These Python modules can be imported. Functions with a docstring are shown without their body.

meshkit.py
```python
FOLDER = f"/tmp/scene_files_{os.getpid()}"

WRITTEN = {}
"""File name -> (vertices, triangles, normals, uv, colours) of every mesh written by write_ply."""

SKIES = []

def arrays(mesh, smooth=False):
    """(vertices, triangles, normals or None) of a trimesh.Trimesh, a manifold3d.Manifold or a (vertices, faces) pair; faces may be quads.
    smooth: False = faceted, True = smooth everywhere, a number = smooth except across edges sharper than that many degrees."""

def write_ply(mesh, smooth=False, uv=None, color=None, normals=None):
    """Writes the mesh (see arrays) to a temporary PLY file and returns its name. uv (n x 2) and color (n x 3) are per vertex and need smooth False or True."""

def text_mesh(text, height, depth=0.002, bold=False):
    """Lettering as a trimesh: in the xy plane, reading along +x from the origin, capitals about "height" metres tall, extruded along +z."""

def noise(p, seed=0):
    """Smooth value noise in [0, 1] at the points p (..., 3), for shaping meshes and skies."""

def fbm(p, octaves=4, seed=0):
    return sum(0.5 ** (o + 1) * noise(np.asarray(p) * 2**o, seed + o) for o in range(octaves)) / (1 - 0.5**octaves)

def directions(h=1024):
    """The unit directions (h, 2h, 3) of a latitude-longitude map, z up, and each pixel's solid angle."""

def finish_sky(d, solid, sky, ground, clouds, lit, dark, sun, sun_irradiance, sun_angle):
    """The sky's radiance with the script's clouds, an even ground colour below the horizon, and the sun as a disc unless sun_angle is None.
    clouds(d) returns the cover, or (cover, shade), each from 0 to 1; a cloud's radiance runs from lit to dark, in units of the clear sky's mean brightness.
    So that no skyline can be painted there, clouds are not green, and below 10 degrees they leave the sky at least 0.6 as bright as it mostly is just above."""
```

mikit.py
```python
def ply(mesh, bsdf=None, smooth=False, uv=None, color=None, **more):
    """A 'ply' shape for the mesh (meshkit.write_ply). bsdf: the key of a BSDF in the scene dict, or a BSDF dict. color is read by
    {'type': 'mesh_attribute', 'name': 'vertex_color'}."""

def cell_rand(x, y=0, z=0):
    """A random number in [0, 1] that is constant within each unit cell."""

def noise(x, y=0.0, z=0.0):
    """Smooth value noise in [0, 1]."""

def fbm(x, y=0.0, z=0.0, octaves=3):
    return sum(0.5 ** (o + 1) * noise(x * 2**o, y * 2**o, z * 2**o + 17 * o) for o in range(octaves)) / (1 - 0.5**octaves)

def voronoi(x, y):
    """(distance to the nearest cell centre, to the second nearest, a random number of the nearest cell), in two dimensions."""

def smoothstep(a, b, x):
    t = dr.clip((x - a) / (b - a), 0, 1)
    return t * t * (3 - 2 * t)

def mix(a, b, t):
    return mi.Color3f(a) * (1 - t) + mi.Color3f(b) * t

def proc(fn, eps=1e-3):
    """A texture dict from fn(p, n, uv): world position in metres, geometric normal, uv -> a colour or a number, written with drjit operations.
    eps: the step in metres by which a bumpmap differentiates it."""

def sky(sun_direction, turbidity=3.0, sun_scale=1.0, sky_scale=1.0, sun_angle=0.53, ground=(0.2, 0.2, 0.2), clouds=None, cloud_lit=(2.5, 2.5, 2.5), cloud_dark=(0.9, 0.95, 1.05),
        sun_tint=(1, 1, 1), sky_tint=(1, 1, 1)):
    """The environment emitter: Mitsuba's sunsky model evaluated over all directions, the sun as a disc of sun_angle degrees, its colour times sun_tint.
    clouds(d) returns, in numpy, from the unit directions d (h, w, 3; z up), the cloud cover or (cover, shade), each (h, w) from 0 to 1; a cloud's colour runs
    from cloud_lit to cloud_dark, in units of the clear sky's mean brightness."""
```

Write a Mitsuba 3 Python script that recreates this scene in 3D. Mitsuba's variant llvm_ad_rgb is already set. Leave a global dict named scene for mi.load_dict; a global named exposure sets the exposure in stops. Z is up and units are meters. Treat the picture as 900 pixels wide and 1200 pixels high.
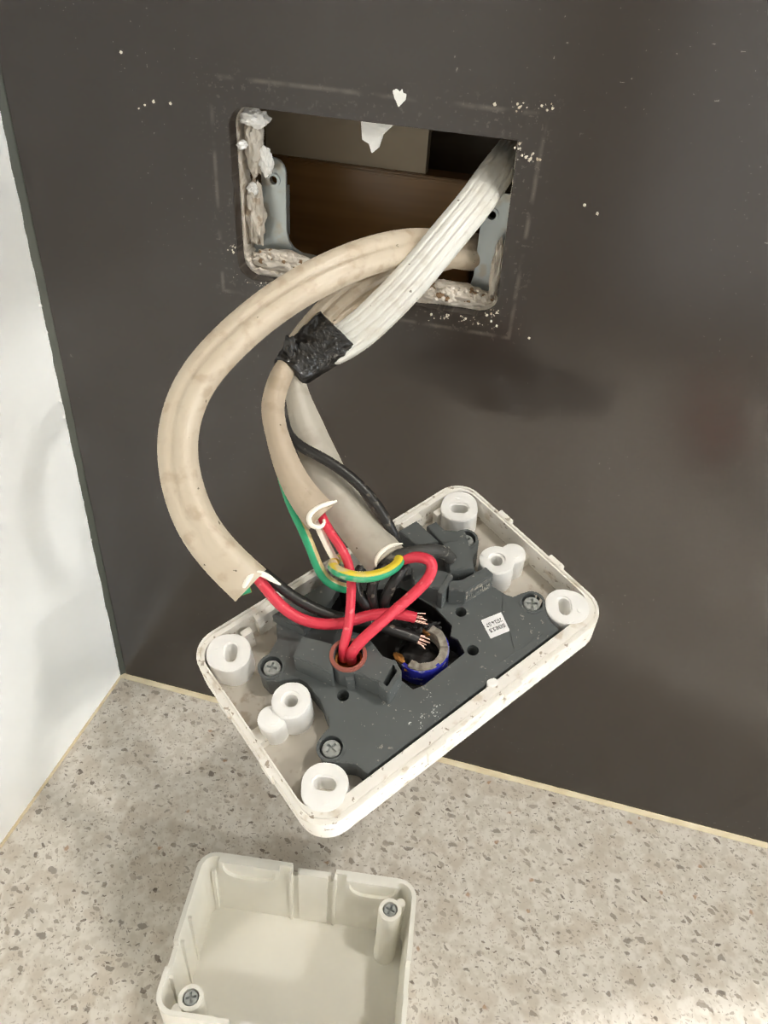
import math, random
import numpy as np
import trimesh, shapely
from shapely.geometry import Polygon, Point, LineString, box as sbox
from shapely import affinity
from scipy.interpolate import CubicSpline
import manifold3d as m3
import drjit as dr
import mitsuba as mi
import mikit, meshkit
from mikit import proc, noise, fbm, voronoi, smoothstep, mix, cell_rand

T = mi.ScalarTransform4f
scene, labels = {}, {}
random.seed(7)

# ---------------------------------------------------------------- camera, light, exposure
# origin: the corner where benchtop, glass splashback and left wall meet; x along the splashback, y < 0 towards the room, z up
CAM = [0.221580, -0.280060, 0.387290]
FWD, UP = [-0.168891, 0.779587, -0.603092], [-0.203678, 0.571070, 0.795232]
scene['camera'] = {'type': 'perspective', 'fov': 52.76933, 'fov_axis': 'x', 'near_clip': 0.01, 'far_clip': 20.0,
                   'to_world': T().look_at(origin=CAM, target=[a + b for a, b in zip(CAM, FWD)], up=UP)}
exposure = -0.17
KEY_POS, KEY_R, KEY_E = (0.80, -0.24, 1.58), 0.045, (500.0, 482.0, 450.0)      # recessed downlight over the bench
SIDE_POS, SIDE_R, SIDE_E = (1.90, -1.10, 1.58), 0.06, (800.0, 795.0, 772.0)   # second one, to the right and out in the room
DOWNLIGHTS = [(0.9, -2.0), (2.5, -2.3)]
FILL_E = (18.0, 16.5, 14.5)
WINDOW_E = (4.4, 4.85, 5.2)                                                     # daylight in the window of the right wall
ADDED_SPOT_I = (58.0, 57.0, 55.0)                                                        # added beam on the bench front, brightens the right side of the glass
ADDED_DOOR_E = (0.8, 0.8, 0.8)                                                       # added glowing door behind the camera, mirrored in the glass

def lin(r, g, b):
    return [((c / 255 + 0.055) / 1.055) ** 2.4 if c > 10 else c / 255 / 12.92 for c in (r, g, b)]

# ---------------------------------------------------------------- measured places, in mm
# the outlet plate: its centre and axes (columns: along its length, across, out of its back)
PLATE_C = [191.93, -104.17, 205.48]
PLATE_R = [[0.60799, -0.79369, -0.02009], [0.76472, 0.59223, -0.25391], [0.21342, 0.13901, 0.96702]]
# centre lines of cables and cores
PATHS = {
    'A': [[193.07, 42.53, 284.98], [181.21, 16.13, 289.0], [170.55, -7.94, 297.36], [157.52, -29.64, 299.48], [145.15, -46.37, 296.24], [132.67, -59.87, 288.92], [122.11, -73.53, 279.19], [115.64, -85.48, 268.87], [114.71, -95.76, 257.51], [118.6, -103.85, 247.62], [126.63, -110.77, 236.43], [136.05, -114.06, 227.87], [145.57, -115.89, 221.19]],
    'B': [[195.12, 54.37, 329.57], [191.41, 27.73, 322.7], [188.35, 12.17, 318.36], [184.57, -2.42, 312.17], [178.46, -15.44, 303.69], [171.28, -27.21, 293.8], [162.61, -37.11, 283.43], [154.37, -43.76, 275.48], [143.96, -48.84, 270.17]],
    'C': [[184.04, 31.39, 286.37], [170.09, 5.13, 289.5], [158.98, -15.24, 287.83], [149.34, -30.14, 282.88], [143.31, -39.89, 276.94], [138.61, -47.63, 269.92]],
    'tape': [[149.57, -43.1, 276.85], [146.06, -46.1, 273.12], [141.54, -50.69, 269.28], [136.81, -57.93, 265.4]],
    'D': [[136.88, -52.23, 269.43], [135.83, -61.72, 265.75], [136.45, -71.42, 259.67], [141.09, -79.86, 254.09], [148.75, -88.14, 246.22], [155.68, -93.07, 241.22], [161.77, -95.81, 237.63]],
    'E': [[137.9, -49.1, 268.21], [139.25, -57.97, 263.01], [145.84, -67.04, 254.41], [154.76, -76.19, 245.06], [165.11, -84.75, 236.07], [175.73, -91.3, 229.6], [183.82, -96.16, 226.03]],
    'red1': [[157.47, -90.83, 241.13], [161.34, -94.52, 236.92], [166.46, -98.66, 233.45], [171.59, -102.17, 229.97], [174.95, -106.22, 225.45], [177.04, -112.53, 220.86], [178.25, -118.6, 215.98], [178.15, -121.4, 212.4], [178.15, -121.49, 204.83]],
    'red2': [[182.35, -95.49, 223.99], [188.75, -96.24, 227.86], [194.4, -96.59, 230.79], [198.21, -97.75, 230.71], [198.86, -99.57, 228.18], [195.96, -104.21, 223.83], [190.62, -111.09, 219.75], [185.46, -118.22, 216.11], [181.9, -122.1, 212.11], [180.56, -121.17, 204.55]],
    'red3': [[142.13, -113.21, 226.45], [147.34, -113.86, 222.48], [153.49, -115.46, 217.03], [159.32, -116.01, 213.03], [166.48, -115.41, 210.97], [174.69, -112.86, 211.14], [181.46, -108.22, 211.92], [187.78, -105.66, 212.64], [196.46, -104.19, 212.1]],
    'black2': [[142.59, -111.13, 224.86], [149.98, -111.28, 221.76], [155.94, -111.41, 217.44], [164.98, -111.09, 212.83], [173.88, -110.21, 210.64], [180.26, -108.65, 210.04], [187.28, -108.15, 208.73], [193.4, -107.35, 207.22], [198.49, -106.82, 205.64]],
    'black3': [[180.13, -95.21, 221.66], [184.49, -95.63, 226.52], [189.41, -94.88, 229.43], [195.6, -91.76, 230.07], [199.48, -87.73, 227.57], [202.74, -83.69, 221.93]],
    'black1': [[140.77, -72.79, 255.85], [148.05, -79.02, 251.57], [157.4, -80.77, 249.18], [167.77, -82.13, 244.51], [176.23, -84.69, 238.83], [182.45, -86.98, 231.65], [186.39, -85.59, 220.74]],
    'green1': [[136.9, -75.23, 253.79], [143.0, -83.74, 246.05], [150.26, -92.45, 237.74], [156.96, -98.27, 231.65], [161.58, -102.41, 226.65], [166.67, -105.46, 221.29], [171.72, -105.04, 218.76], [176.44, -101.45, 216.27]],
    'green2': [[184.16, -92.43, 227.43], [188.15, -98.48, 228.45], [185.66, -103.7, 228.2], [180.56, -107.98, 228.24], [175.01, -109.52, 228.63], [170.74, -108.12, 228.32], [168.41, -103.29, 226.1], [169.69, -97.22, 223.64]],
    'loop1': [[189.61, -93.9, 224.01], [186.85, -100.63, 219.4], [185.42, -102.16, 212.85], [187.65, -99.89, 205.21]],
    'loop2': [[183.26, -96.71, 223.81], [181.23, -102.89, 219.71], [182.46, -103.64, 211.76], [184.01, -101.39, 204.29]],
    'loop3': [[176.52, -98.85, 222.93], [176.55, -104.09, 218.64], [179.59, -105.05, 214.07], [181.0, -101.31, 205.24]],
    'stub': [[141.86, -115.6, 223.43], [143.37, -116.69, 221.6], [145.05, -118.22, 219.48]],
    'flap': [[159.31, -95.24, 236.57], [163.73, -98.86, 231.48], [168.81, -101.9, 226.13]],
    'lip': [[146.44, -113.44, 225.76], [149.68, -113.18, 224.36], [153.77, -112.98, 221.82]],
    'lipA': [[154.81, -114.17, 222.8], [150.89, -114.73, 225.33], [147.59, -116.12, 226.95], [145.98, -119.01, 226.15], [144.68, -120.22, 223.3], [141.22, -120.05, 222.83]],
    'lipD': [[165.81, -93.04, 243.06], [162.92, -95.31, 242.6], [159.89, -97.86, 241.31], [158.76, -99.4, 239.13], [160.1, -99.97, 236.86], [162.55, -98.92, 236.38], [162.5, -96.29, 237.14]],
    'lipE': [[187.63, -91.33, 230.37], [184.41, -94.3, 230.75], [182.25, -97.64, 230.35], [181.24, -99.66, 228.53], [181.54, -100.29, 226.29]],
}
# outlines on the back of the plate, in its own axes
LOC = {
    'void': [[-14.73, 20.26], [-7.35, 23.86], [10.23, 12.68], [14.15, -0.68], [14.17, -9.36], [11.28, -11.92], [12.21, -14.62], [10.91, -19.46], [-6.41, -20.18], [-10.01, -19.2], [-10.96, -14.45], [-10.7, -7.56], [-10.01, 4.72], [-15.09, 11.9]],
    'L1': [[-28.82, 12.1], [-23.48, 4.89], [-28.57, -2.91], [-34.32, 8.5]],
    'tubec': [[-21.31, -1.63]],
    'L2': [[-16.67, -2.3], [-11.5, -11.88], [-18.44, -15.05], [-22.89, -7.33]],
    'Lrib': [[-25.04, -5.37], [-23.24, -6.4], [-24.03, -7.94], [-25.82, -6.9]],
    'Lslot': [[-11.7, -11.72], [-12.4, -15.15], [-18.41, -17.52], [-18.81, -15.12]],
    'R1': [[20.13, 26.68], [27.75, 26.36], [28.12, 14.79], [21.54, 16.77]],
    'R2': [[32.15, 25.97], [35.99, 25.39], [35.9, 20.58], [41.31, 15.83], [39.06, 11.88], [31.58, 16.36]],
    'R3': [[28.51, 12.62], [36.0, 9.0], [29.92, -1.37], [23.1, 2.69]],
    'R4': [[20.73, 7.18], [23.4, 2.91], [16.23, 0.01], [11.36, 6.79], [14.71, 12.79]],
    'R4f': [[22.92, 2.41], [22.7, 1.29], [15.6, -1.98], [15.36, -0.55]],
    'R5': [[20.99, 0.5], [24.28, -1.65], [33.82, -2.68], [33.98, -5.84], [22.54, -5.36], [19.06, -1.78]],
    'holes': [[19.74, -7.14], [13.43, -20.27], [-28.19, -7.57]],
    'rotor': [[-0.44, -12.79]],
    'label': [[22.87, -13.72], [29.89, -15.51], [27.48, -22.18], [20.81, -20.55]],
    'emb': [[17.8, -28.65], [34.81, -29.51]],
    'scuff': [[-7.33, -23.79], [-7.82, -27.65], [-9.48, -28.45], [-13.53, -27.73], [-17.71, -27.22], [-9.19, -29.72], [-15.8, -29.72]],
    'wtab': [[11.54, -31.97], [9.76, -32.77]],
    'seam': [[36.69, -8.96], [30.11, -15.68], [27.26, -22.41], [24.08, -27.8]],
    'txt': [[25.34, -25.67], [32.89, -26.41]],
}
# marks on the glass (x, z)
WALLPTS = {
    'chips': [[155.09, 342.39], [64.57, 331.61], [58.44, 328.76], [61.0, 330.14], [71.27, 331.75], [200.8, 327.98], [204.37, 328.67], [198.29, 329.27], [195.31, 343.51], [202.01, 344.45], [186.99, 343.39], [53.98, 346.09], [64.6, 331.89], [211.63, 266.45], [226.37, 314.29], [221.61, 316.45]],
}

# ---------------------------------------------------------------- materials
def rgb(c): return {'type': 'rgb', 'value': list(c)}
def dull(c, rough=0.6, spec=0.4, **k):
    return {'type': 'twosided', 'bsdf': {'type': 'principled', 'base_color': c if isinstance(c, dict) else rgb(c), 'roughness': rough, 'specular': spec, **k}}
def bump(inner, fn, scale, eps=2e-4):
    b = inner['bsdf'] if inner['type'] == 'twosided' else inner
    return {'type': 'twosided', 'bsdf': {'type': 'bumpmap', 'arbitrary': proc(fn, eps), 'scale': scale, 'bsdf': b}}

def glass_colour(p, n, uv):
    # back-painted taupe glass; a faint outline of dust where the plate used to sit
    c = mix(GLASS_A, GLASS_B, fbm(p.x * 9, p.z * 9, 3.0))
    dx, dz = dr.abs(p.x - 0.1455) - 0.0585, dr.abs(p.z - 0.3035) - 0.0385
    d = dr.maximum(dx, dz)
    line = smoothstep(0.0012, 0.0, dr.abs(d)) * smoothstep(0.35, 0.75, fbm(p.x * 160, p.z * 160, 1.0))
    near = smoothstep(0.012, 0.0, dr.abs(d + 0.004)) * smoothstep(0.68, 0.78, fbm(p.x * 900, p.z * 900, 2.0))
    c = mix(c, lin(120, 114, 106), 0.40 * line + 0.22 * near)
    speck = smoothstep(0.965, 0.985, noise(p.x * 900, p.z * 900, 7.0)) * smoothstep(0.5, 0.8, noise(p.x * 28, p.z * 28, 4.0))
    return mix(c, lin(170, 165, 155), 0.35 * speck)
GLASS_A, GLASS_B = lin(47, 41, 37), lin(52, 46, 42)
scene['m_glass'] = {'type': 'blendbsdf', 'weight': 0.15,          # clean glass, and the greasy film that lies over it
                    'a': {'type': 'roughplastic', 'diffuse_reflectance': proc(glass_colour), 'int_ior': 1.62, 'alpha': 0.035, 'nonlinear': False},
                    'b': {'type': 'roughplastic', 'diffuse_reflectance': proc(glass_colour), 'int_ior': 1.55, 'alpha': 0.40, 'nonlinear': False}}
scene['m_glass_edge'] = dull(lin(74, 78, 72), 0.3)

def bench_colour(p, n, uv):
    wx = p.x + 0.0012 * (fbm(p.x * 420, p.y * 420, 1.0) - 0.5) * 2
    wy = p.y + 0.0012 * (fbm(p.x * 420, p.y * 420, 9.0) - 0.5) * 2
    base = mix(lin(204, 197, 185), lin(218, 212, 202), smoothstep(0.3, 0.7, fbm(p.x * 300, p.y * 300, 5.0)))
    base = mix(base, lin(188, 176, 160), 0.5 * smoothstep(0.52, 0.72, fbm(p.x * 110, p.y * 110, 8.0)))
    for s, prob, size, k, col_a, col_b in ((900.0, 0.34, 0.40, 0.55, lin(156, 144, 130), lin(190, 180, 165)),
                                           (520.0, 0.30, 0.38, 0.65, lin(146, 134, 120), lin(190, 180, 165)),
                                           (270.0, 0.22, 0.34, 0.75, lin(134, 124, 112), lin(180, 169, 154)),
                                           (165.0, 0.13, 0.28, 0.80, lin(128, 120, 110), lin(168, 158, 146))):
        a = {900.0: 0.6, 520.0: 2.0, 270.0: 1.1}.get(s, 1.7)
        u, v = (wx * math.cos(a) + wy * math.sin(a)) * s, (-wx * math.sin(a) + wy * math.cos(a)) * s * 0.55
        d1, d2, r = voronoi(u, v)
        edge = size * (0.45 + 0.55 * dr.minimum(1, r / prob))
        m = smoothstep(edge, edge - 0.08, d1) * dr.select(r < prob, mi.Float(1), mi.Float(0))
        tone = noise(r * 977.0, 3.0)
        c = mix(col_a, col_b, smoothstep(0.2, 0.9, tone))
        c = mix(c, lin(92, 78, 66), dr.select(noise(r * 1777.0, 8.0) > 0.86, mi.Float(1), mi.Float(0)))
        base = mix(base, c, k * m)
    d1, d2, r = voronoi(wx * 60, wy * 60)
    base = mix(base, lin(160, 112, 70), 0.6 * smoothstep(0.09, 0.04, d1) * dr.select(r < 0.14, mi.Float(1), mi.Float(0)))
    return base
scene['m_bench'] = {'type': 'roughplastic', 'diffuse_reflectance': proc(bench_colour), 'int_ior': 1.5, 'alpha': 0.18, 'nonlinear': False}
scene['m_bench_plain'] = dull(lin(205, 197, 184), 0.4)

def wall_bump(p, n, uv): return fbm(p.y * 260, p.z * 260, p.x * 260)
def wall_paint(p, n, uv):
    return mix(lin(240, 240, 236), lin(246, 246, 243), fbm(p.y * 30, p.z * 30, 2.0))
scene['m_wall_paint'] = bump(dull(proc(wall_paint), 0.5, 0.3), wall_bump, 0.0004, 4e-4)
scene['m_room_paint'] = dull(lin(200, 197, 191), 0.8)
scene['m_ceiling'] = dull(lin(232, 228, 220), 0.9)
scene['m_floor'] = dull(lin(126, 118, 108), 0.6)
scene['m_cabinet'] = dull(lin(150, 142, 132), 0.5)
def silicone_c(p, n, uv): return mix(lin(196, 180, 146), lin(218, 208, 182), fbm(p.x * 120, p.y * 120, p.z * 120))
scene['m_silicone'] = dull(proc(silicone_c), 0.35)

def grime(p, lo, hi, s=300.0): return smoothstep(lo, hi, fbm(p.x * s, p.y * s, p.z * s, 4))
def white_plastic(p, n, uv):
    c = mix(lin(236, 234, 228), lin(228, 223, 213), fbm(p.x * 90, p.y * 90, p.z * 90))
    c = mix(c, lin(186, 170, 146), 0.55 * grime(p, 0.60, 0.78, 190.0))
    return mix(c, lin(132, 112, 88), 0.7 * grime(p, 0.68, 0.74, 700.0))
scene['m_white_plastic'] = dull(proc(white_plastic), 0.32, 0.45)
def shaded_floor_c(p, n, uv):  # white plastic darkened: shade of the recess painted in, plus brown dirt
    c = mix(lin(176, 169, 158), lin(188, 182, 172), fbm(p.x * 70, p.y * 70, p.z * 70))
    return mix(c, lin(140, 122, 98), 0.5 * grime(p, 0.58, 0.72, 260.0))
scene['m_shaded_shell_floor'] = dull(proc(shaded_floor_c), 0.4, 0.45)
scene['m_boss'] = dull(lin(237, 236, 233), 0.3, 0.45)
def grey_plastic(p, n, uv):
    c = mix(lin(80, 84, 84), lin(88, 92, 92), fbm(p.x * 60, p.y * 60, p.z * 60))
    return mix(c, lin(150, 146, 138), 0.6 * grime(p, 0.71, 0.77, 900.0))
scene['m_grey_plastic'] = dull(proc(grey_plastic), 0.42, 0.45)
def worn_grey(p, n, uv):
    return mix(lin(96, 98, 96), lin(166, 160, 148), 0.75 * grime(p, 0.45, 0.62, 800.0))
scene['m_worn_grey'] = dull(proc(worn_grey), 0.5)
def cover_c(p, n, uv):
    return mix(lin(230, 228, 219), lin(222, 218, 208), fbm(p.x * 50, p.y * 50, p.z * 50))
scene['m_cover'] = dull(proc(cover_c), 0.34, 0.45)

def pvc(a, b, dirt, k):
    def fn(p, n, uv):
        c = mix(a, b, fbm(p.x * 110, p.y * 110, p.z * 110))
        c = mix(c, dirt, k * grime(p, 0.50, 0.75, 230.0))
        return mix(c, lin(70, 58, 46), 0.75 * grime(p, 0.80, 0.83, 420.0))
    return fn
scene['m_cream'] = dull(proc(pvc(lin(196, 181, 160), lin(204, 192, 173), lin(172, 150, 124), 0.5)), 0.38, 0.45)
scene['m_pvc_white'] = dull(proc(pvc(lin(213, 213, 206), lin(208, 206, 198), lin(190, 183, 168), 0.35)), 0.35, 0.45)
scene['m_pvc_shaded_cream'] = dull(proc(pvc(lin(186, 170, 150), lin(178, 163, 143), lin(156, 138, 114), 0.5)), 0.45, 0.4)  # cream sheath darkened, shade painted into the colour
scene['m_pvc_shaded_white'] = dull(proc(pvc(lin(178, 172, 160), lin(170, 163, 150), lin(156, 145, 130), 0.4)), 0.4, 0.4)  # white sheath darkened to grey, shade painted into the colour
scene['m_pvc_cut'] = dull(lin(242, 236, 224), 0.5)
def red_c(p, n, uv):
    c = mix(lin(208, 48, 68), lin(218, 64, 82), fbm(p.x * 150, p.y * 150, p.z * 150))
    return mix(c, lin(236, 150, 150), 0.5 * grime(p, 0.68, 0.76, 600.0))
scene['m_red'] = dull(proc(red_c), 0.38, 0.45)
def black_c(p, n, uv):
    return mix(lin(34, 33, 32), lin(120, 112, 100), 0.5 * grime(p, 0.62, 0.74, 500.0))
scene['m_black'] = dull(proc(black_c), 0.38, 0.45)
def dusty_c(p, n, uv):
    return mix(lin(58, 58, 56), lin(150, 146, 138), 0.6 * grime(p, 0.58, 0.72, 450.0))
scene['m_black_dusty'] = dull(proc(dusty_c), 0.5, 0.4)
scene['m_vertex'] = dull({'type': 'mesh_attribute', 'name': 'vertex_color'}, 0.4, 0.45)
def tape_h(p, n, uv): return fbm(p.x * 500, p.y * 500, p.z * 300, 3)
scene['m_tape'] = bump(dull(lin(22, 21, 20), 0.2, 0.6), tape_h, 0.0012)
scene['m_char_dark'] = bump(dull(lin(20, 18, 17), 0.55, 0.4), tape_h, 0.001)
scene['m_dark'] = dull(lin(16, 15, 14), 0.8, 0.2)
def ash_c(p, n, uv): return mix(lin(96, 90, 82), lin(170, 164, 152), fbm(p.x * 700, p.y * 700, p.z * 700))
scene['m_ash'] = bump(dull(proc(ash_c), 0.85, 0.2), tape_h, 0.001)
def blue_c(p, n, uv):
    return mix(lin(44, 48, 158), lin(150, 152, 180), 0.75 * grime(p, 0.56, 0.66, 420.0))
scene['m_blue'] = dull(proc(blue_c), 0.3, 0.5)
scene['m_copper'] = {'type': 'roughconductor', 'material': 'Cu', 'alpha': 0.3}
scene['m_brass'] = dull(lin(176, 124, 66), 0.35, 0.5, metallic=0.8)
def steel_c(p, n, uv): return mix(lin(150, 154, 152), lin(200, 204, 202), fbm(p.x * 800, p.y * 800, p.z * 800))
scene['m_steel'] = dull(proc(steel_c), 0.28, 0.6, metallic=0.45)
def galv_c(p, n, uv):
    c = mix(lin(150, 158, 160), lin(196, 202, 202), fbm(p.x * 120, p.y * 120, p.z * 60))
    return mix(c, lin(170, 158, 138), 0.6 * grime(p, 0.52, 0.7, 180.0))
scene['m_galv'] = dull(proc(galv_c), 0.34, 0.5, metallic=0.75)
def plaster_h(p, n, uv): return fbm(p.x * 650, p.y * 650, p.z * 650, 4)
def plaster_c(p, n, uv):
    c = mix(lin(196, 186, 172), lin(226, 220, 210), fbm(p.x * 300, p.y * 300, p.z * 300))
    return mix(c, lin(160, 134, 104), 0.6 * grime(p, 0.58, 0.72, 240.0))
scene['m_plaster'] = bump(dull(proc(plaster_c), 0.8, 0.25), plaster_h, 0.002)
scene['m_dirt'] = dull(lin(136, 112, 86), 0.6)
scene['m_grit'] = dull(lin(214, 206, 194), 0.22, 0.7)
scene['m_plaster_white'] = bump(dull(lin(244, 243, 240), 0.7, 0.3), plaster_h, 0.0008)
def wood_c(p, n, uv):
    c = mix(lin(98, 84, 66), lin(122, 108, 88), fbm(p.x * 8, p.y * 40, p.z * 160))
    return c
scene['m_wood'] = dull(proc(wood_c), 0.35, 0.5)
scene['m_bounce_sheet'] = dull(lin(172, 158, 136), 0.5)  # paler tone stands in for light bounced up inside the cavity
def noggin_c(p, n, uv): return mix(lin(108, 78, 46), lin(134, 102, 64), fbm(p.x * 10, 3.0, p.z * 240))
scene['m_noggin'] = dull(proc(noggin_c), 0.3, 0.5)
scene['m_tube_rim'] = dull(lin(150, 88, 78), 0.5)
scene['m_label'] = dull(lin(232, 232, 232), 0.5)
scene['m_ink'] = dull(lin(22, 22, 22), 0.6)
scene['m_scuff'] = dull(lin(186, 190, 188), 0.5)
scene['m_handle'] = dull(lin(96, 30, 30), 0.35, 0.5)
scene['m_lamp_trim'] = dull(lin(230, 230, 228), 0.4)

# ---------------------------------------------------------------- helpers
def key_of(name):
    if name not in scene: return name
    k = 1
    while f'{name}_{k:03d}' in scene: k += 1
    return f'{name}_{k:03d}'
def obj(name, mesh, mat, parent=None, smooth=False, color=None, label=None, cat=None, group=None, kind=None, **more):
    key = key_of(f'{parent}__{name}' if parent else name)
    scene[key] = mikit.ply(mesh, mat, smooth=smooth, color=color, **more)
    d = {k: v for k, v in (('label', label), ('category', cat), ('group', group), ('kind', kind)) if v}
    if d: labels[key] = d
    return key
def thing(name, label, cat, group=None, kind=None):
    d = {'label': label, 'category': cat}
    if group: d['group'] = group
    if kind: d['kind'] = kind
    labels[name] = d
    return name

def tm(man):
    m = man.to_mesh()
    return trimesh.Trimesh(np.array(m.vert_properties[:, :3]), np.array(m.tri_verts), process=False)
def man(mesh):
    return m3.Manifold(m3.Mesh(np.asarray(mesh.vertices, np.float32), np.asarray(mesh.faces, np.uint32)))
def cs(poly):
    polys = getattr(poly, 'geoms', [poly])
    out = []
    for g in polys:
        g = shapely.geometry.polygon.orient(g)
        out.append(np.array(g.exterior.coords)[:-1]); out += [np.array(i.coords)[:-1] for i in g.interiors]
    return m3.CrossSection(out, m3.FillRule.EvenOdd)
def prism(poly, z0, z1):
    return m3.Manifold.extrude(cs(poly), z1 - z0).translate((0, 0, z0))
def slab(poly, z0, z1, r=0.0, steps=3):
    """A prism whose upper edge is rounded with radius r."""
    if r <= 0: return prism(poly, z0, z1)
    parts = []
    for i in range(steps + 1):
        a = math.pi / 2 * i / steps
        q = poly.buffer(-r * (1 - math.cos(a)), join_style=2)
        if q.is_empty: continue
        parts.append(prism(q, z0, z1 - r * (1 - math.sin(a))))
    return m3.Manifold.batch_boolean(parts, m3.OpType.Add)
def hull_slab(poly, z0, z1, r):
    """Convex prism, chamfered along its upper edge."""
    q = poly.buffer(-r, join_style=2)
    v = [(x, y, z0) for x, y in poly.exterior.coords[:-1]] + [(x, y, z1 - r) for x, y in poly.exterior.coords[:-1]] + [(x, y, z1) for x, y in q.exterior.coords[:-1]]
    return m3.Manifold.hull_points(np.array(v, np.float32))
def rrect(hx, hy, r, cx=0, cy=0, n=8):
    return sbox(cx - hx + r, cy - hy + r, cx + hx - r, cy + hy - r).buffer(r, quad_segs=n)
def disc(x, y, r, n=12): return Point(x, y).buffer(r, quad_segs=n)
def slot(x, y, l, r, deg):
    h = l / 2 - r; a = math.radians(deg)
    return LineString([(x - h * math.cos(a), y - h * math.sin(a)), (x + h * math.cos(a), y + h * math.sin(a))]).buffer(r, quad_segs=8)
def boxm(x0, y0, z0, x1, y1, z1):
    return trimesh.creation.box(bounds=[(x0, y0, z0), (x1, y1, z1)])
def blob(c, r, seed, amp=0.35, freq=1.6, sub=3, rot=None):
    s = trimesh.creation.icosphere(subdivisions=sub)
    v = s.vertices
    k = 1 + amp * (meshkit.fbm(v * freq + seed * 7.3, 3, seed) - 0.5) * 2
    v = v * k[:, None] * np.array(r)
    if rot is not None: v = v @ np.array(rot).T
    return trimesh.Trimesh(v + np.array(c), s.faces, process=False)
def join(ms): return trimesh.util.concatenate(ms)

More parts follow.
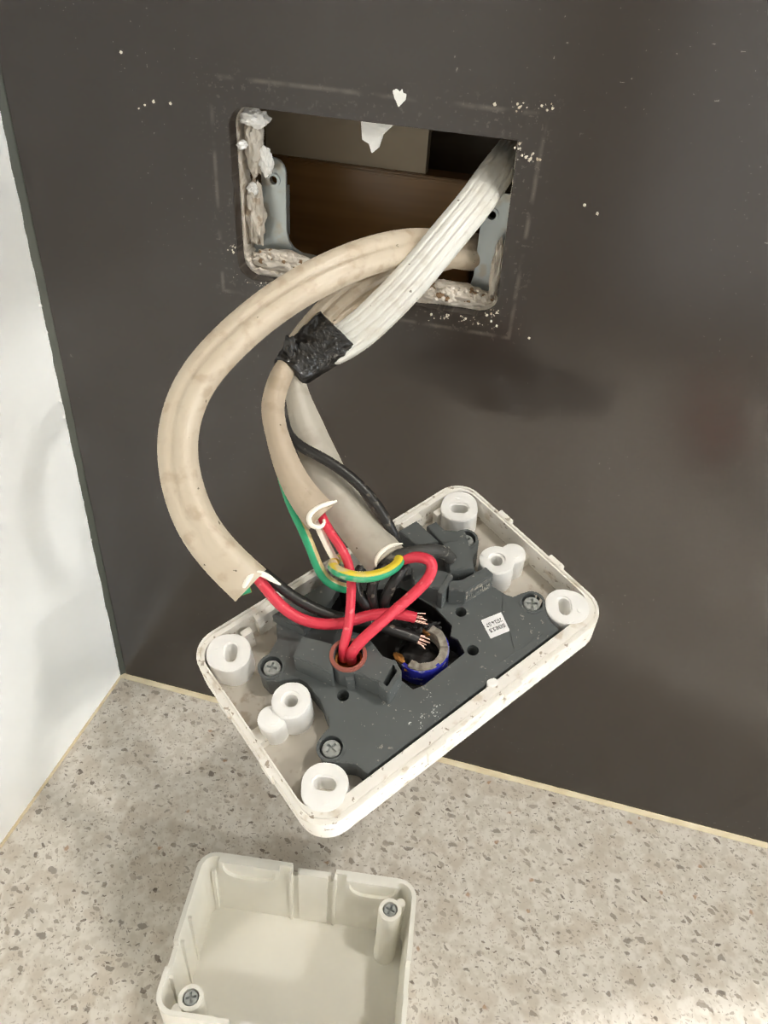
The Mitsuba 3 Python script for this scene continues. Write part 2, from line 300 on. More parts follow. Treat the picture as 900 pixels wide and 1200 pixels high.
def sweep(pts, prof, up=(0.2, -0.75, 0.6), n=60, roll=None, scale=None, parallel=False):
    """Sweeps closed outline(s) (K points, or a list of K-point outlines spread along the way) along a spline through pts; every unit in mm."""
    P = np.asarray(pts, float)
    s = np.r_[0, np.cumsum(np.linalg.norm(np.diff(P, axis=0), axis=1) ** 0.75)]; s /= s[-1]
    C = CubicSpline(s, P); u = np.linspace(0, 1, n)
    X, D = C(u), C(u, 1); D /= np.linalg.norm(D, axis=1, keepdims=True)
    profs = [np.asarray(q, float) for q in prof] if isinstance(prof, list) else [np.asarray(prof, float)]
    w = np.linspace(0, 1, len(profs))
    A = np.array([[[np.interp(t, w, [q[k, j] for q in profs]) for j in (0, 1)] for k in range(len(profs[0]))] for t in u]) if len(profs) > 1 else np.repeat(profs[0][None], n, 0)
    if scale is not None: A = A * np.interp(u, np.linspace(0, 1, len(scale)), scale)[:, None, None]
    ang = np.radians(np.interp(u, np.linspace(0, 1, len(roll)), roll)) if roll is not None else np.zeros(n)
    U = np.array(up, float); V = []
    for i in range(n):
        N = U - D[i] * (U @ D[i]); N /= np.linalg.norm(N)
        if parallel: U = N
        S = np.cross(D[i], N)
        a = ang[i]; N2 = N * math.cos(a) + S * math.sin(a); S2 = S * math.cos(a) - N * math.sin(a)
        V.append(X[i] + A[i, :, :1] * S2 + A[i, :, 1:] * N2)
    V = np.array(V); K = V.shape[1]; F = []
    for i in range(n - 1):
        for k in range(K):
            a, b, c, d = i * K + k, i * K + (k + 1) % K, (i + 1) * K + (k + 1) % K, (i + 1) * K + k
            F += [(a, c, b), (a, d, c)]
    for base, flip in ((0, False), ((n - 1) * K, True)):
        for k in range(K // 2 - 1):
            a, b, c, d = base + k, base + k + 1, base + K - 2 - k, base + K - 1 - k
            F += [(a, d, c), (a, c, b)] if flip else [(a, c, d), (a, b, c)]
    m = trimesh.Trimesh(V.reshape(-1, 3) / 1000, F, process=False)
    if m.volume < 0: m.invert()
    return m
def oval(a, b, K=24, power=1.0):
    t = (np.arange(K) + 0.5) / K * 2 * math.pi
    c, s_ = np.cos(t), np.sin(t)
    return np.c_[a * np.sign(c) * np.abs(c) ** power, b * np.sign(s_) * np.abs(s_) ** power]
def ribbed(a, b, lobes, depth, K=160):
    q = oval(a, b, K, 0.72)
    u_ = (q[:, 0] / (2 * a) + 0.5) * lobes
    near_ = np.abs(u_ - np.round(u_)); inner_ = (np.round(u_) > 0) & (np.round(u_) < lobes)
    q[:, 1] *= 1 - depth * inner_ * np.exp(-(near_ / 0.16) ** 2)
    return q
def shellarc(w, bow, th, K=16, curl=0.0):
    """A cut-open sheath: a strip w wide that bows towards +y, th thick; curl lifts one edge back on itself."""
    x = np.linspace(-1, 1, K)
    outer = np.c_[x * w / 2, bow * (1 - np.abs(x) ** 2.2)]
    if curl: outer[:, 1] += curl * np.clip((-x - 0.6) / 0.4, 0, 1) ** 2
    t = np.gradient(outer, axis=0); nn = np.c_[-t[:, 1], t[:, 0]]; nn /= np.linalg.norm(nn, axis=1, keepdims=True)
    inner = outer - nn * th
    return np.vstack([outer, inner[::-1]])

# ---------------------------------------------------------------- the setting
def quad(a, b, c, d): return trimesh.Trimesh([a, b, c, d], [(0, 1, 2), (0, 2, 3)], process=False)
RX, RY, ZF, ZC = 3.2, -3.2, -0.9, 1.6
obj('wall_left', boxm(-0.02, RY, ZF, 0, 0.02, ZC), 'm_wall_paint', label='white painted side wall meeting the benchtop and the dark splashback', cat='wall', kind='structure')
obj('wall_right', boxm(RX, RY, ZF, RX + 0.02, 0.1, ZC), 'm_room_paint', kind='structure', label='plain painted wall at the far right end of the kitchen', cat='wall')
obj('wall_front', boxm(-0.02, RY - 0.02, ZF, RX, RY, ZC), 'm_room_paint', kind='structure', label='plain painted wall behind the photographer', cat='wall')
obj('floor', boxm(-0.02, RY, ZF - 0.02, RX, 0.1, ZF), 'm_floor', kind='structure', label='brown kitchen floor in front of the bench', cat='floor')
obj('ceiling', boxm(-0.02, RY, ZC, RX, 0.1, ZC + 0.02), 'm_ceiling', kind='structure', label='white kitchen ceiling with recessed downlights', cat='ceiling')

# hole in glass and plaster
hole = Polygon([(94.2, 271.5), (197.6, 271.5), (196.2, 333.4), (93.2, 333.4)]).buffer(-7).buffer(7, quad_segs=8)
hole = hole.union(Polygon([(170, 300), (196.9, 300), (196.2, 333.4), (170, 333.4)]))      # the upper right corner is cut square
hole_g = affinity.scale(hole, .001, .001, origin=(0, 0))
rg = np.random.default_rng(3)
pts = np.array(shapely.segmentize(hole.buffer(-0.6), 1.2).exterior.coords)[:-1]
low = np.clip((286 - pts[:, 1]) / 14, 0, 1)
pts += (rg.random((len(pts), 2)) - 0.5) * np.c_[0.5 + low, 0.5 + 1.4 * low] + np.c_[0 * low, 1.0 * low]
hole_p = affinity.scale(Polygon(pts).buffer(0), .001, .001, origin=(0, 0))
def upright(man_, y):            # (x, y=up, z=out) -> the wall plane; z = 0 lands on y, +z runs towards the room
    return man_.transform(np.array([[1, 0, 0, 0], [0, 0, -1, y], [0, 1, 0, 0]], np.float32))
wall = sbox(-0.02, ZF, RX, ZC).difference(sbox(0.080, 0.252, 0.212, 0.352))
obj('wall_back', tm(upright(prism(wall, 0.0, 0.105), 0.1215)), 'm_room_paint', kind='structure', label='wall that carries the splashback behind the bench', cat='wall')
board = sbox(0.0, 0.0, 0.45, 0.7).difference(hole_p)
obj('plasterboard', tm(upright(prism(board, 0.0, 0.0095), 0.0158)), 'm_plaster', 'wall_back')
cav = [boxm(0.070, 0.120, 0.24, 0.222, 0.126, 0.36), boxm(0.072, 0.0165, 0.25, 0.0805, 0.120, 0.352), boxm(0.2115, 0.0165, 0.25, 0.220, 0.120, 0.352),
       boxm(0.080, 0.0165, 0.244, 0.212, 0.120, 0.2525), boxm(0.080, 0.0165, 0.3515, 0.212, 0.120, 0.360)]
for m in cav: obj('cavity_board', m, 'm_wood', 'wall_back')
obj('bounce_sheet', boxm(0.0805, 0.066, 0.3035, 0.153, 0.072, 0.3515), 'm_bounce_sheet', 'wall_back', label='paler sheet added high up inside the opening to imitate bounced light')
obj('timber_noggin', tm(upright(slab(sbox(0.0805, 0.2525, 0.178, 0.3035), 0, 0.014, 0.002), 0.076)), 'm_noggin', 'wall_back', smooth=30, label='brown timber noggin inside the opening')

panel = sbox(0.0032, 0.0016, 1.6, 0.75).difference(hole_g)
obj('glass_splashback', tm(upright(slab(panel, 0.0, 0.006, 0.0005), 0.0062)), 'm_glass', label='dark taupe glossy glass splashback with a rectangular cut-out', cat='splashback')
labels['glass_splashback']['kind'] = 'thing'
n_ = 160
zz = np.linspace(0.0, 0.75, n_)
def strip(name, a_fn, mat, **k):
    V = np.array([a_fn(i) for i in range(n_)]); K = V.shape[1]
    F = [f for i in range(n_ - 1) for k_ in range(K - 1) for f in ((i * K + k_, i * K + k_ + 1, (i + 1) * K + k_ + 1), (i * K + k_, (i + 1) * K + k_ + 1, (i + 1) * K + k_))]
    return obj(name, trimesh.Trimesh(V.reshape(-1, 3), F, process=False), mat, smooth=True, **k)
jz = rg.random(n_) * 0.0008
strip('trim_1', lambda i: [(0.0, -0.0008 - jz[i], zz[i]), (0.0022, 0.0003, zz[i]), (0.0036, 0.0010, zz[i]), (0.0036, 0.006, zz[i])], 'm_glass_edge', kind='structure', label='dark grey green joint down the corner between white wall and glass', cat='joint')
xx = np.linspace(0.0, 1.6, n_)
strip('trim_2', lambda i: [(xx[i], -0.0022 - 0.5 * jz[i], 0.0001), (xx[i], -0.0012, 0.0009), (xx[i], -0.0001, 0.0017 + 0.4 * jz[i]), (xx[i], 0.003, 0.002)], 'm_silicone', kind='structure', label='thin yellowed silicone bead between benchtop and splashback', cat='sealant')
yy = np.linspace(-0.62, 0.0, n_)
strip('trim_3', lambda i: [(0.0012, yy[i], 0.0001), (0.0005, yy[i], 0.0006), (0.0, yy[i], 0.0012)], 'm_silicone', kind='structure', label='thin sealant line between benchtop and white side wall', cat='sealant')
obj('benchtop', boxm(0.0, -0.62, -0.03, 1.6, 0.0165, 0.0), 'm_bench', label='speckled pale stone benchtop below the splashback', cat='benchtop')
t = thing('base_cabinet', 'plain grey kitchen base cabinet carrying the stone benchtop', 'cabinet')
obj('body', boxm(0.004, -0.58, ZF + 0.1, 1.6, -0.002, -0.03), 'm_cabinet', t)
obj('plinth', boxm(0.02, -0.53, ZF, 1.58, 0.0, ZF + 0.1), 'm_dark', t)
for i in range(3): obj('door', boxm(0.004 + 0.533 * i, -0.60, ZF + 0.11, 0.529 + 0.533 * i, -0.58, -0.035), 'm_cabinet', t)

t = thing('shade_cabinet', 'unseen grey cabinet added above the left end of the bench to shade the wall', 'cabinet')
obj('body', boxm(0.002, -0.28, 0.47, 0.137, -0.001, 1.2), 'm_cabinet', t)  # added out of view, sized to shade the upper left wall and glass
obj('door', boxm(0.004, -0.30, 0.472, 0.135, -0.28, 1.198), 'm_cabinet', t)

# ---------------------------------------------------------------- lamps
def lamp(name, x, y, z, r, e, label):
    t_ = thing(name, label, 'downlight', 'recessed ceiling downlights')
    ring = trimesh.creation.annulus(r_min=r, r_max=r + 0.012, height=0.006, sections=40); ring.apply_translation((x, y, z))
    obj('trim_ring', ring, 'm_lamp_trim', t_)
    d = trimesh.creation.cylinder(radius=r, height=0.002, sections=40); d.apply_translation((x, y, z + 0.001))
    k = obj('diffuser', d, 'm_lamp_trim', t_)
    scene[k]['emitter'] = {'type': 'area', 'radiance': rgb(e)}
lamp('downlight', *KEY_POS, KEY_R, KEY_E, 'small recessed ceiling downlight above the bench right of the wall opening')
lamp('downlight_001', *SIDE_POS, SIDE_R, SIDE_E, 'recessed ceiling downlight out in the room, right of the bench lamp')
for i, ((x, y), lab) in enumerate(zip(DOWNLIGHTS, ('recessed ceiling downlight furthest back behind the photographer', 'recessed ceiling downlight in the far right corner of the room'))):
    lamp(f'downlight_{i + 2:03d}', x, y, ZC - 0.004, 0.07, FILL_E, lab)
lamp('downlight_004', 0.46, -0.40, ZC - 0.004, 0.04, (4.0, 4.0, 3.8), 'unseen narrow beam lamp added over the front of the bench to brighten its reflection')
scene['added_bench_beam'] = {'type': 'spot', 'to_world': T().look_at(origin=(0.46, -0.40, ZC - 0.012), target=(0.46, -0.40, 0), up=(0, 1, 0)), 'intensity': rgb(ADDED_SPOT_I), 'cutoff_angle': 12.0, 'beam_width': 6.0}  # added spot, lights the bench area that the glass mirrors
obj('window_1', boxm(RX - 0.03, -1.35, 0.0, RX - 0.002, -0.05, 1.25), 'm_lamp_trim', kind='structure', label='bright window in the right wall of the kitchen', cat='window')
for i in range(2):
    kp = obj('pane', boxm(RX - 0.034, -1.31 + .62 * i, 0.05, RX - 0.03, -0.71 + .62 * i, 1.20), 'm_lamp_trim', 'window_1')
    scene[kp]['emitter'] = {'type': 'area', 'radiance': rgb(WINDOW_E)}

obj('door_1', boxm(0.42, RY, ZF, 2.5, RY + 0.02, 1.15), 'm_lamp_trim', kind='structure', label='made up glowing glass door in the wall behind the camera, added for its reflection', cat='door')
for i in range(2):
    kp = obj('pane', boxm(0.47 + 1.0 * i, RY + 0.02, ZF + 0.05, 1.44 + 1.0 * i, RY + 0.024, 1.10), 'm_lamp_trim', 'door_1')
    scene[kp]['emitter'] = {'type': 'area', 'radiance': rgb(ADDED_DOOR_E)}

# ---------------------------------------------------------------- inside the opening: bracket, plaster, chips
t = thing('mounting_bracket', 'galvanised steel mounting bracket with screw lugs inside the wall opening', 'bracket')
def wallpoly(pts_): return Polygon([(a / 1000, b / 1000) for a, b in pts_]).buffer(0)
def plate_(poly, y, th, r=0.0004): return tm(upright(slab(poly, 0, th, r), y))
armL = wallpoly([(90, 300), (98.4, 300), (98.4, 309)] + [(98.4 + 5.1 - 5.1 * math.cos(a), 309 + 5.2 * math.sin(a)) for a in np.linspace(0.15, math.pi, 10)]
                + [(108.6, 292), (108.7, 287), (109.6, 283.4), (111.6, 280.9), (114.6, 279.4), (126, 278.6), (126, 266), (90, 266)]).difference(disc(.1038, .3062, .0017))
armR = wallpoly([(185.6, 309), (188, 311.4), (191.5, 312.6), (199, 312.6), (199, 266), (160, 266), (160, 274.0), (180, 275.2), (184.6, 277), (185.6, 281)]).difference(disc(.1894, .3046, .0017))
obj('arm', plate_(armL, 0.0172, 0.0014), 'm_galv', t)
obj('arm', plate_(armR, 0.0172, 0.0014), 'm_galv', t)
for x, z in ((.1038, .3062), (.1894, .3046)):
    ringm = trimesh.creation.annulus(r_min=.0016, r_max=.0026, height=.0030, sections=28)
    ringm.apply_transform(trimesh.transformations.rotation_matrix(math.pi / 2, (1, 0, 0))); ringm.apply_translation((x, .0165, z))
    obj('screw_lug', ringm, 'm_galv', t, smooth=30)
for a in (boxm(.1079, .0172, .285, .1086, .020, .304), boxm(.1856, .0172, .281, .1864, .030, .307)): obj('flange', a, 'm_galv', t)

lump_list = [((.1003, .0075, .3290), (.0052, .0040, .0032), 'm_plaster_white', 'white plaster lump in the upper left corner of the opening'),
             ((.0962, .0045, .3200), (.0018, .0024, .0016), 'm_plaster_white', 'tiny white plaster dab on the left rim of the opening'),
             ((.1030, .0105, .3140), (.0026, .0026, .0048), 'm_plaster_white', 'white plaster lump above the left screw lug'),
             ((.0985, .0105, .3190), (.0034, .0045, .0095), 'm_plaster', 'beige plaster ridge along the upper left edge of the opening'),
             ((.0978, .0110, .2935), (.0034, .0045, .0120), 'm_plaster', 'brownish plaster ridge down the left edge below the screw lug'),
             ((.0975, .0100, .3035), (.0020, .0030, .0022), 'm_plaster_white', 'small white plaster dab beside the left screw lug'),
             ((.1085, .0120, .2760), (.0130, .0045, .0042), 'm_plaster', 'rough grey plaster ridge along the lower left edge of the opening'),
             ((.1760, .0105, .2738), (.0190, .0058, .0050), 'm_plaster', 'rough crumbly plaster ridge along the lower right edge of the opening'),
             ((.1945, .0110, .2860), (.0022, .0045, .0110), 'm_plaster', 'plaster ridge up the right edge beside the right bracket arm')]
for i, (c, r, mat, lab) in enumerate(lump_list):
    obj('plaster_lump', blob(c, r, i + 3, 0.5, 2.6, 4), mat, smooth=True, label=lab, cat='plaster', group='plaster lumps around the opening')
flake = [(-7, 0), (6, 0.5), (3, -2.5), (1.5, -4), (0, -8.5), (-2.2, -10.5), (-3.4, -7.5), (-6, -6.5)]
fm = tm(slab(Polygon(flake).buffer(-.3).buffer(.3), 0, 1.2, .3)); fv = fm.vertices.copy()
fv[:, 2] += 1.6 * (meshkit.fbm(fv * .25, 3, 5) - .5) * 2 - fv[:, 1] * 0.12
fm.vertices = np.c_[fv[:, 0] + 147.5, 7 - fv[:, 2], fv[:, 1] + 333.2] / 1000
obj('plaster_flake', fm, 'm_plaster_white', label='torn white flake hanging from the top edge of the opening', cat='plaster')
chips = WALLPTS['chips']
heart = Polygon([(0, -3.2), (2.2, -.8), (2.4, 1.0), (1.2, 1.2), (.8, 2.4), (.1, 1.4), (-1.1, 2.2), (-2.4, 1.5), (-1.8, -.2)])
hm = tm(slab(heart, 0, .5, .2)); hv = hm.vertices
hm.vertices = np.c_[hv[:, 0] + chips[0][0], -hv[:, 2], hv[:, 1] + chips[0][1]] / 1000
obj('paint_chip', hm, 'm_plaster_white', label='ragged white paint chip stuck on the glass above the opening', cat='paint chip')
sp = [blob((x / 1000, -.0002, z / 1000), (.0003 + .0003 * rg.random(),) * 3, i, .5, 2, 1) for i, (x, z) in enumerate(chips[1:])]
for x0, z0, n0, s0 in ((196, 343.5, 9, 3.5), (203, 344.4, 8, 2.5), (201, 328.5, 14, 2.2), (196.8, 332, 10, 1.8), (185, 269.2, 40, 14), (103, 270.2, 22, 8), (196.5, 274, 14, 3), (92, 283, 12, 2)):
    for j in range(n0):
        sp.append(blob(((x0 + rg.normal() * s0 * .6) / 1000, -.0001, (z0 + rg.normal() * .8) / 1000), (.00012 + .0004 * rg.random() ** 3,) * 3, j, .5, 2, 1))
obj('plaster_crumbs', join(sp), 'm_plaster', label='tiny pale plaster crumbs scattered on the glass around the opening', cat='crumbs', kind='stuff')
sp, sd_ = [], []
for (c, r, *_), n0 in ((lump_list[7], 330), (lump_list[6], 120)):
    for j in range(n0):
        d_ = rg.normal(size=3); d_[1] = -abs(d_[1]); d_[2] = abs(d_[2]) * 1.2; d_ /= np.linalg.norm(d_)
        g_ = blob(np.array(c) + np.array(r) * d_ * (.92 + .14 * rg.random()), np.array((1, .8, .9)) * (.0003 + .0011 * rg.random() ** 2), j, .6, 2, 1)
        (sp if rg.random() < .86 else sd_).append(g_)
obj('brown_grit', join(sd_), 'm_dirt', label='brown dirt grains among the plaster grit along the lower edge of the opening', cat='grit', kind='stuff')
obj('plaster_grit', join(sp), 'm_grit', smooth=False, label='loose glittering plaster grit along the lower edge of the opening', cat='grit', kind='stuff')
sp = [blob((.0003, -.0022 - rg.random() * .001, z), (.0003 + .0005 * rg.random(),) * 3, j, .5, 2, 1) for j, z in enumerate(rg.random(46) * .36 + .02)]
obj('paint_crumbs', join(sp), 'm_plaster_white', label='dried white paint crumbs along the corner joint of the side wall', cat='crumbs', kind='stuff')

# ---------------------------------------------------------------- the outlet plate, built in its own frame (mm, +z out of its back)
def toW(mesh):
    m = mesh.copy() if isinstance(mesh, trimesh.Trimesh) else tm(mesh)
    m.vertices = (np.array(PLATE_C) + np.asarray(m.vertices) @ np.array(PLATE_R).T) / 1000
    return m
def PL(name): return Polygon(LOC[name]).buffer(0)
plate = thing('outlet_plate', 'white double power outlet seen from its back, dangling from the cut cables', 'power outlet')
outer, inner = rrect(58.6, 37.6, 9.5), rrect(56.4, 33.5, 7.2, 0, .9)
body = slab(outer, -11.8, 0.0, 0.5)
body = body - prism(inner, -10.3, 2) - (prism(rrect(57.5, 36.5, 8.4), -0.5, 2) - prism(rrect(57.0, 36.0, 8.0), -0.6, 2))
extra = []
for sx in (-1, 1):
    for y0 in (13.2, -12.2): extra.append(prism(rrect(0.9, 3.2, .3, sx * 58.6, y0), -6, .3))
    extra.append(prism(sbox(min(sx * 49, sx * 57), -2.6, max(sx * 49, sx * 57), 2.6), -10.2, -5.5))
for x0 in (14.5, -16): extra.append(prism(rrect(3.4, .9, .3, x0, -37.6), -6, .3))
for x0 in (31, -31): extra.append(prism(rrect(4.2, 1.6, .4, x0, 33.6), -10.2, -0.4))
for x0 in (42, -40): extra.append(prism(rrect(1.8, 1.2, .3, x0, 31.0), -10.2, -1.5))
body = m3.Manifold.batch_boolean([body] + extra, m3.OpType.Add)
corner = [(-48, 26.6, 53), (48, 26.6, -45), (48, -26.6, 53), (-48, -26.6, -45)]
cuts = [prism(slot(x, y, 6.6, 1.9, d), -20, 5) for x, y, d in corner] + [prism(disc(sx * 42, 0, 2.1), -20, 5) for sx in (-1, 1)]
body = body - m3.Manifold.batch_boolean(cuts, m3.OpType.Add)
obj('shell', toW(body), 'm_white_plastic', plate, smooth=35)
obj('shaded_shell_floor', toW(prism(inner.buffer(-.05), -10.35, -9.9) - m3.Manifold.batch_boolean(cuts, m3.OpType.Add)), 'm_shaded_shell_floor', plate, label='inner face of the plate with its shade painted into the colour')
for x, y, d in corner:
    sx, sy = np.sign(x), np.sign(y)
    o = slot(x, y, 13.6, 6.2, d).union(slot(x + sx * 1.4, y + sy * 1.4, 13.0, 6.0, d)).intersection(rrect(57.0, 36.0, 8.0))
    b = slab(o, -10, 0.35, 0.6) - prism(slot(x, y, 6.6, 1.9, d), -20, 5)
    b = b - prism(slot(x, y, 7.6, 2.4, d), -0.2, 5)
    nub = prism(disc(x + sx * 2.6, y + sy * 4.4, .9), 0, .7)
    obj('corner_boss', toW(b + nub), 'm_boss', plate, smooth=35)
for sx in (-1, 1):
    b = slab(disc(sx * 42, 0, 6.0, 16), -10, 2.5, .7)
    lug = slab(disc(sx * 49.6, -.4, 4.3, 14), -10, .3, .6) + slab(disc(sx * 49.6, -.4, 2.6, 12), 0, .75, .3)
    web = prism(sbox(min(sx * 42, sx * 50), -2.5, max(sx * 42, sx * 50), 2.5), -10, -.2)
    b = b + lug + web - prism(disc(sx * 42, 0, 2.1), -20, 5) - slab(disc(sx * 42, 0, 3.0), 1.7, 5, 0)
    notch = prism(rrect(.9, .7, .2, sx * 42 - sx * 3.6, 4.4), 1.9, 4)
    obj('mounting_boss', toW(b - notch), 'm_boss', plate, smooth=35)

half = [(36.6, -31.6), (37.6, -27.4), (39.2, -25.6), (41.6, -23.8), (43.8, -21.6), (44.3, -18.6), (43.0, -15.4), (40.6, -14.0), (37.4, -13.4), (36.0, -11), (35.2, -7.2), (34.4, -4.5), (34.6, 2.6), (35.6, 5.4), (37.6, 7.0), (41.2, 8.6), (44.2, 11.4), (44.6, 15.0), (42.6, 18.0), (38.6, 18.8), (33.6, 21.8), (31.0, 26.4), (29.0, 28.4)]
right = [(40.6, -31.6), (40.4, -28.2), (41.4, -25.4), (43.4, -22.6)] + half[5:]
modp = Polygon(right + [(-x, y) for x, y in half[::-1]]).buffer(.5).buffer(-1.0).buffer(.5)
void = PL('void')
screws = [(-40.4, 14.3), (40.6, 14.4), (-40.5, -18.9), (40.7, -19.0)]
mod = slab(modp, -9.6, 0, .5) - prism(void, -20, 5)
mod = mod - m3.Manifold.batch_boolean([prism(disc(x, y, 3.5), -3.2, 5) for x, y in screws] + [prism(disc(x, y, 1.9), -8, 5) for x, y in LOC['holes']], m3.OpType.Add)
seam = m3.Manifold.batch_boolean([prism(LineString(a).buffer(.16), -.35, 2) for a in ([LOC['seam'][0], LOC['seam'][1]], [LOC['seam'][2], LOC['seam'][3]])], m3.OpType.Add)
ridge = prism(LineString(LOC['emb']).buffer(.22), -.1, .28)
collar = m3.Manifold.batch_boolean([slab(disc(x, y, 4.4), -.1, .35, .3) - prism(disc(x, y, 3.5), -3, 5) for x, y in screws], m3.OpType.Add)
obj('mechanism_housing', toW((mod - seam) + ridge + (collar - prism(void, -9, 9))), 'm_grey_plastic', plate, smooth=30, label='dark grey mechanism housing')
obj('dark_chamber_liner', toW(prism(void.buffer(.1), -9.3, -.45) - prism(void.buffer(-.25), -20, 5)), 'm_char_dark', plate)  # black liner added over lit grey walls, paints the void dark
obj('chamber_floor', toW(prism(void.buffer(.6), -9.4, -8.4)), 'm_char_dark', plate, label='black floor of the burnt switch chamber, added to keep it dark')
for x, y in screws:
    b = slab(disc(x, y, 2.75, 14), -3.4, -.35, .8, 4)
    a = 25 + 40 * (x > 0) + y
    cross = prism(affinity.rotate(sbox(x - 1.8, y - .42, x + 1.8, y + .42), a), -1.7, 3) + prism(affinity.rotate(sbox(x - .42, y - 1.8, x + .42, y + 1.8), a), -1.7, 3)
    obj('screw', toW(b - cross), 'm_steel', plate, smooth=30, label='small steel cross-head screw')
def convex(name, w1, r=.5, w0=-.2): return hull_slab(Polygon(LOC[name]).convex_hull.buffer(.4).buffer(0), w0, w1, r)
# left terminal block with its round wire tube
L = slab(PL('L1').buffer(.5), -.2, 9, .6) + slab(PL('L2').buffer(.4), -.2, 9, .6)
tx, ty = LOC['tubec'][0]
L = L + slab(disc(tx, ty, 5.9, 16), -.2, 9.0, .3) + prism(Polygon(LOC['Lrib']).buffer(.2), -.2, 6.5)
sl = Polygon(LOC['Lslot']).buffer(0).convex_hull
L = L + slab(sl.buffer(.9), -.2, 8.6, .4) - prism(sl.buffer(-.35), 1.5, 12)
L = L - prism(disc(tx, ty, 4.4, 16), -1, 12) - prism(disc(*LOC['holes'][2], 2.0), -1, 7)
tb = obj('terminal_block', toW(L), 'm_grey_plastic', plate, smooth=30, label='grey terminal block with a round wire tube')
obj('tube_rim', toW(slab(disc(tx, ty, 5.75, 16), 8.6, 9.8, .3) - prism(disc(tx, ty, 4.6, 16), 0, 12)), 'm_tube_rim', tb, smooth=30, label='reddish brown scorched rim')
obj('clamp', toW(prism(disc(tx, ty, 4.3, 14), 1.0, 2.0) + (prism(disc(tx, ty, 4.2, 14), 2, 6.8) - prism(disc(tx, ty, 3.6, 14), 0, 12))), 'm_brass', tb, smooth=30, label='brass wire clamp down in the tube')
# right terminal blocks
Rr = slab(PL('R1').convex_hull, -.2, 9, .6) + slab(PL('R3').convex_hull, -.2, 10, .6)
Rr = Rr + slab(PL('R2'), -.2, 3, .5) + slab(PL('R4').convex_hull, -.2, 8, .6) + slab(PL('R4f').convex_hull.buffer(.3), -.2, 8.6, .4)
Rr = Rr - prism(void, -5, 0.0)
tb2 = obj('terminal_block', toW(Rr), 'm_grey_plastic', plate, smooth=30, label='stepped grey terminal block')
R5 = slab(PL('R5').buffer(.3), -.2, 8, .6)
tb3 = obj('terminal_block', toW(R5), 'm_grey_plastic', plate, smooth=30, label='grey terminal block with a worn embossed front face')
a, b = np.array([22.54, -5.36]), np.array([33.98, -5.84])
d = (b - a) / np.linalg.norm(b - a); nrm = np.array([d[1], -d[0]])
worn = Polygon([a + d * .4 + nrm * .25, b - d * .3 + nrm * .25, b - d * .3 + nrm * .48, a + d * .4 + nrm * .48])
obj('worn_face', toW(prism(worn, .8, 7.0)), 'm_worn_grey', tb3, label='pale worn front face')
bars = []
rgx = np.random.default_rng(11)
for i in range(11):
    c_ = a + d * (1.2 + i * .92) + nrm * .55
    q = Polygon([c_ - d * .16 - nrm * .1, c_ + d * .16 - nrm * .1, c_ + d * .16 + nrm * .15, c_ - d * .16 + nrm * .15])
    bars.append(prism(affinity.rotate(q, 0), 2.6 + rgx.random(), 4.6 + rgx.random()))
obj('embossed_mark', toW(m3.Manifold.batch_boolean(bars, m3.OpType.Add)), 'm_grey_plastic', tb3)
# arms joining under the wires
arm = slab(Polygon([(-31, 28), (-8, 28), (-8, 22), (-26, 17)]), -.2, 4, .6) + slab(Polygon([(12, 14), (12, 28), (26, 28), (20, 12)]), -.2, 3, .6)
obj('housing_ridge', toW(arm - prism(void.buffer(-.4), -5, 9)), 'm_grey_plastic', plate, smooth=30)
# the burnt switch
rx, ry = LOC['rotor'][0]; rx, ry = rx + 1.6, ry + 3.2
def ringmesh(r0, r1, z0, z1, seed, amp, n=72, a0=0, a1=2 * math.pi):
    V = []; th = np.linspace(a0, a1, n)
    for i, t_ in enumerate(th):
        k = meshkit.fbm(np.array([[math.cos(t_) * 2.2, math.sin(t_) * 2.2, seed]]), 3, seed)[0] - .5
        zt = z1 + amp * 2 * k
        V += [(rx + r1 * math.cos(t_), ry + r1 * math.sin(t_), z0), (rx + (r1 + .2 * k) * math.cos(t_), ry + (r1 + .2 * k) * math.sin(t_), zt),
              (rx + r0 * math.cos(t_), ry + r0 * math.sin(t_), zt + .3 * k), (rx + r0 * math.cos(t_), ry + r0 * math.sin(t_), z0)]
    F = [(i * 4 + k_, (i + 1) * 4 + k_, (i + 1) * 4 + (k_ + 1) % 4, i * 4 + (k_ + 1) % 4) for i in range(n - 1) for k_ in range(4)]
    F = [f for q in F for f in ((q[0], q[1], q[2]), (q[0], q[2], q[3]))]
    return trimesh.Trimesh(V, F, process=False)
sw = obj('switch_barrel', toW(ringmesh(7.6, 8.8, -8.5, .2, 3, .8, 60, math.radians(185), math.radians(400))), 'm_blue', plate, smooth=40, label='blue scorched round switch barrel')
obj('charred_barrel', toW(ringmesh(7.4, 8.6, -8.5, -2.6, 4, 1.6, 60, math.radians(30), math.radians(195))), 'm_char_dark', sw, smooth=40)
obj('ash_rim', toW(ringmesh(5.9, 8.4, -4.5, 1.0, 8, 1.7, 90, math.radians(200), math.radians(395))), 'm_ash', sw, smooth=50, label='crumbly grey ash along the burnt rim')
obj('burnt_core', toW(blob((rx, ry, -7.2), (7.2, 7.2, 2.4), 5, .35, 2.2, 4)), 'm_char_dark', sw, smooth=True, label='black charred core')
sp = []
rgc = np.random.default_rng(21)
for i in range(16):
    t_ = math.radians(-20 + rgc.random() * 110); r_ = 6.5 + rgc.random() * 4
    sp.append(blob((rx + r_ * math.cos(t_), ry + r_ * math.sin(t_) + 1, -3 + rgc.random() * 4), (.5 + rgc.random() * 1.6, .5 + rgc.random() * 1.2, .4 + rgc.random()), i, .6, 2.2, 2))
obj('char_flakes', toW(join(sp)), 'm_char_dark', sw, kind='stuff', label='jagged black char flakes')
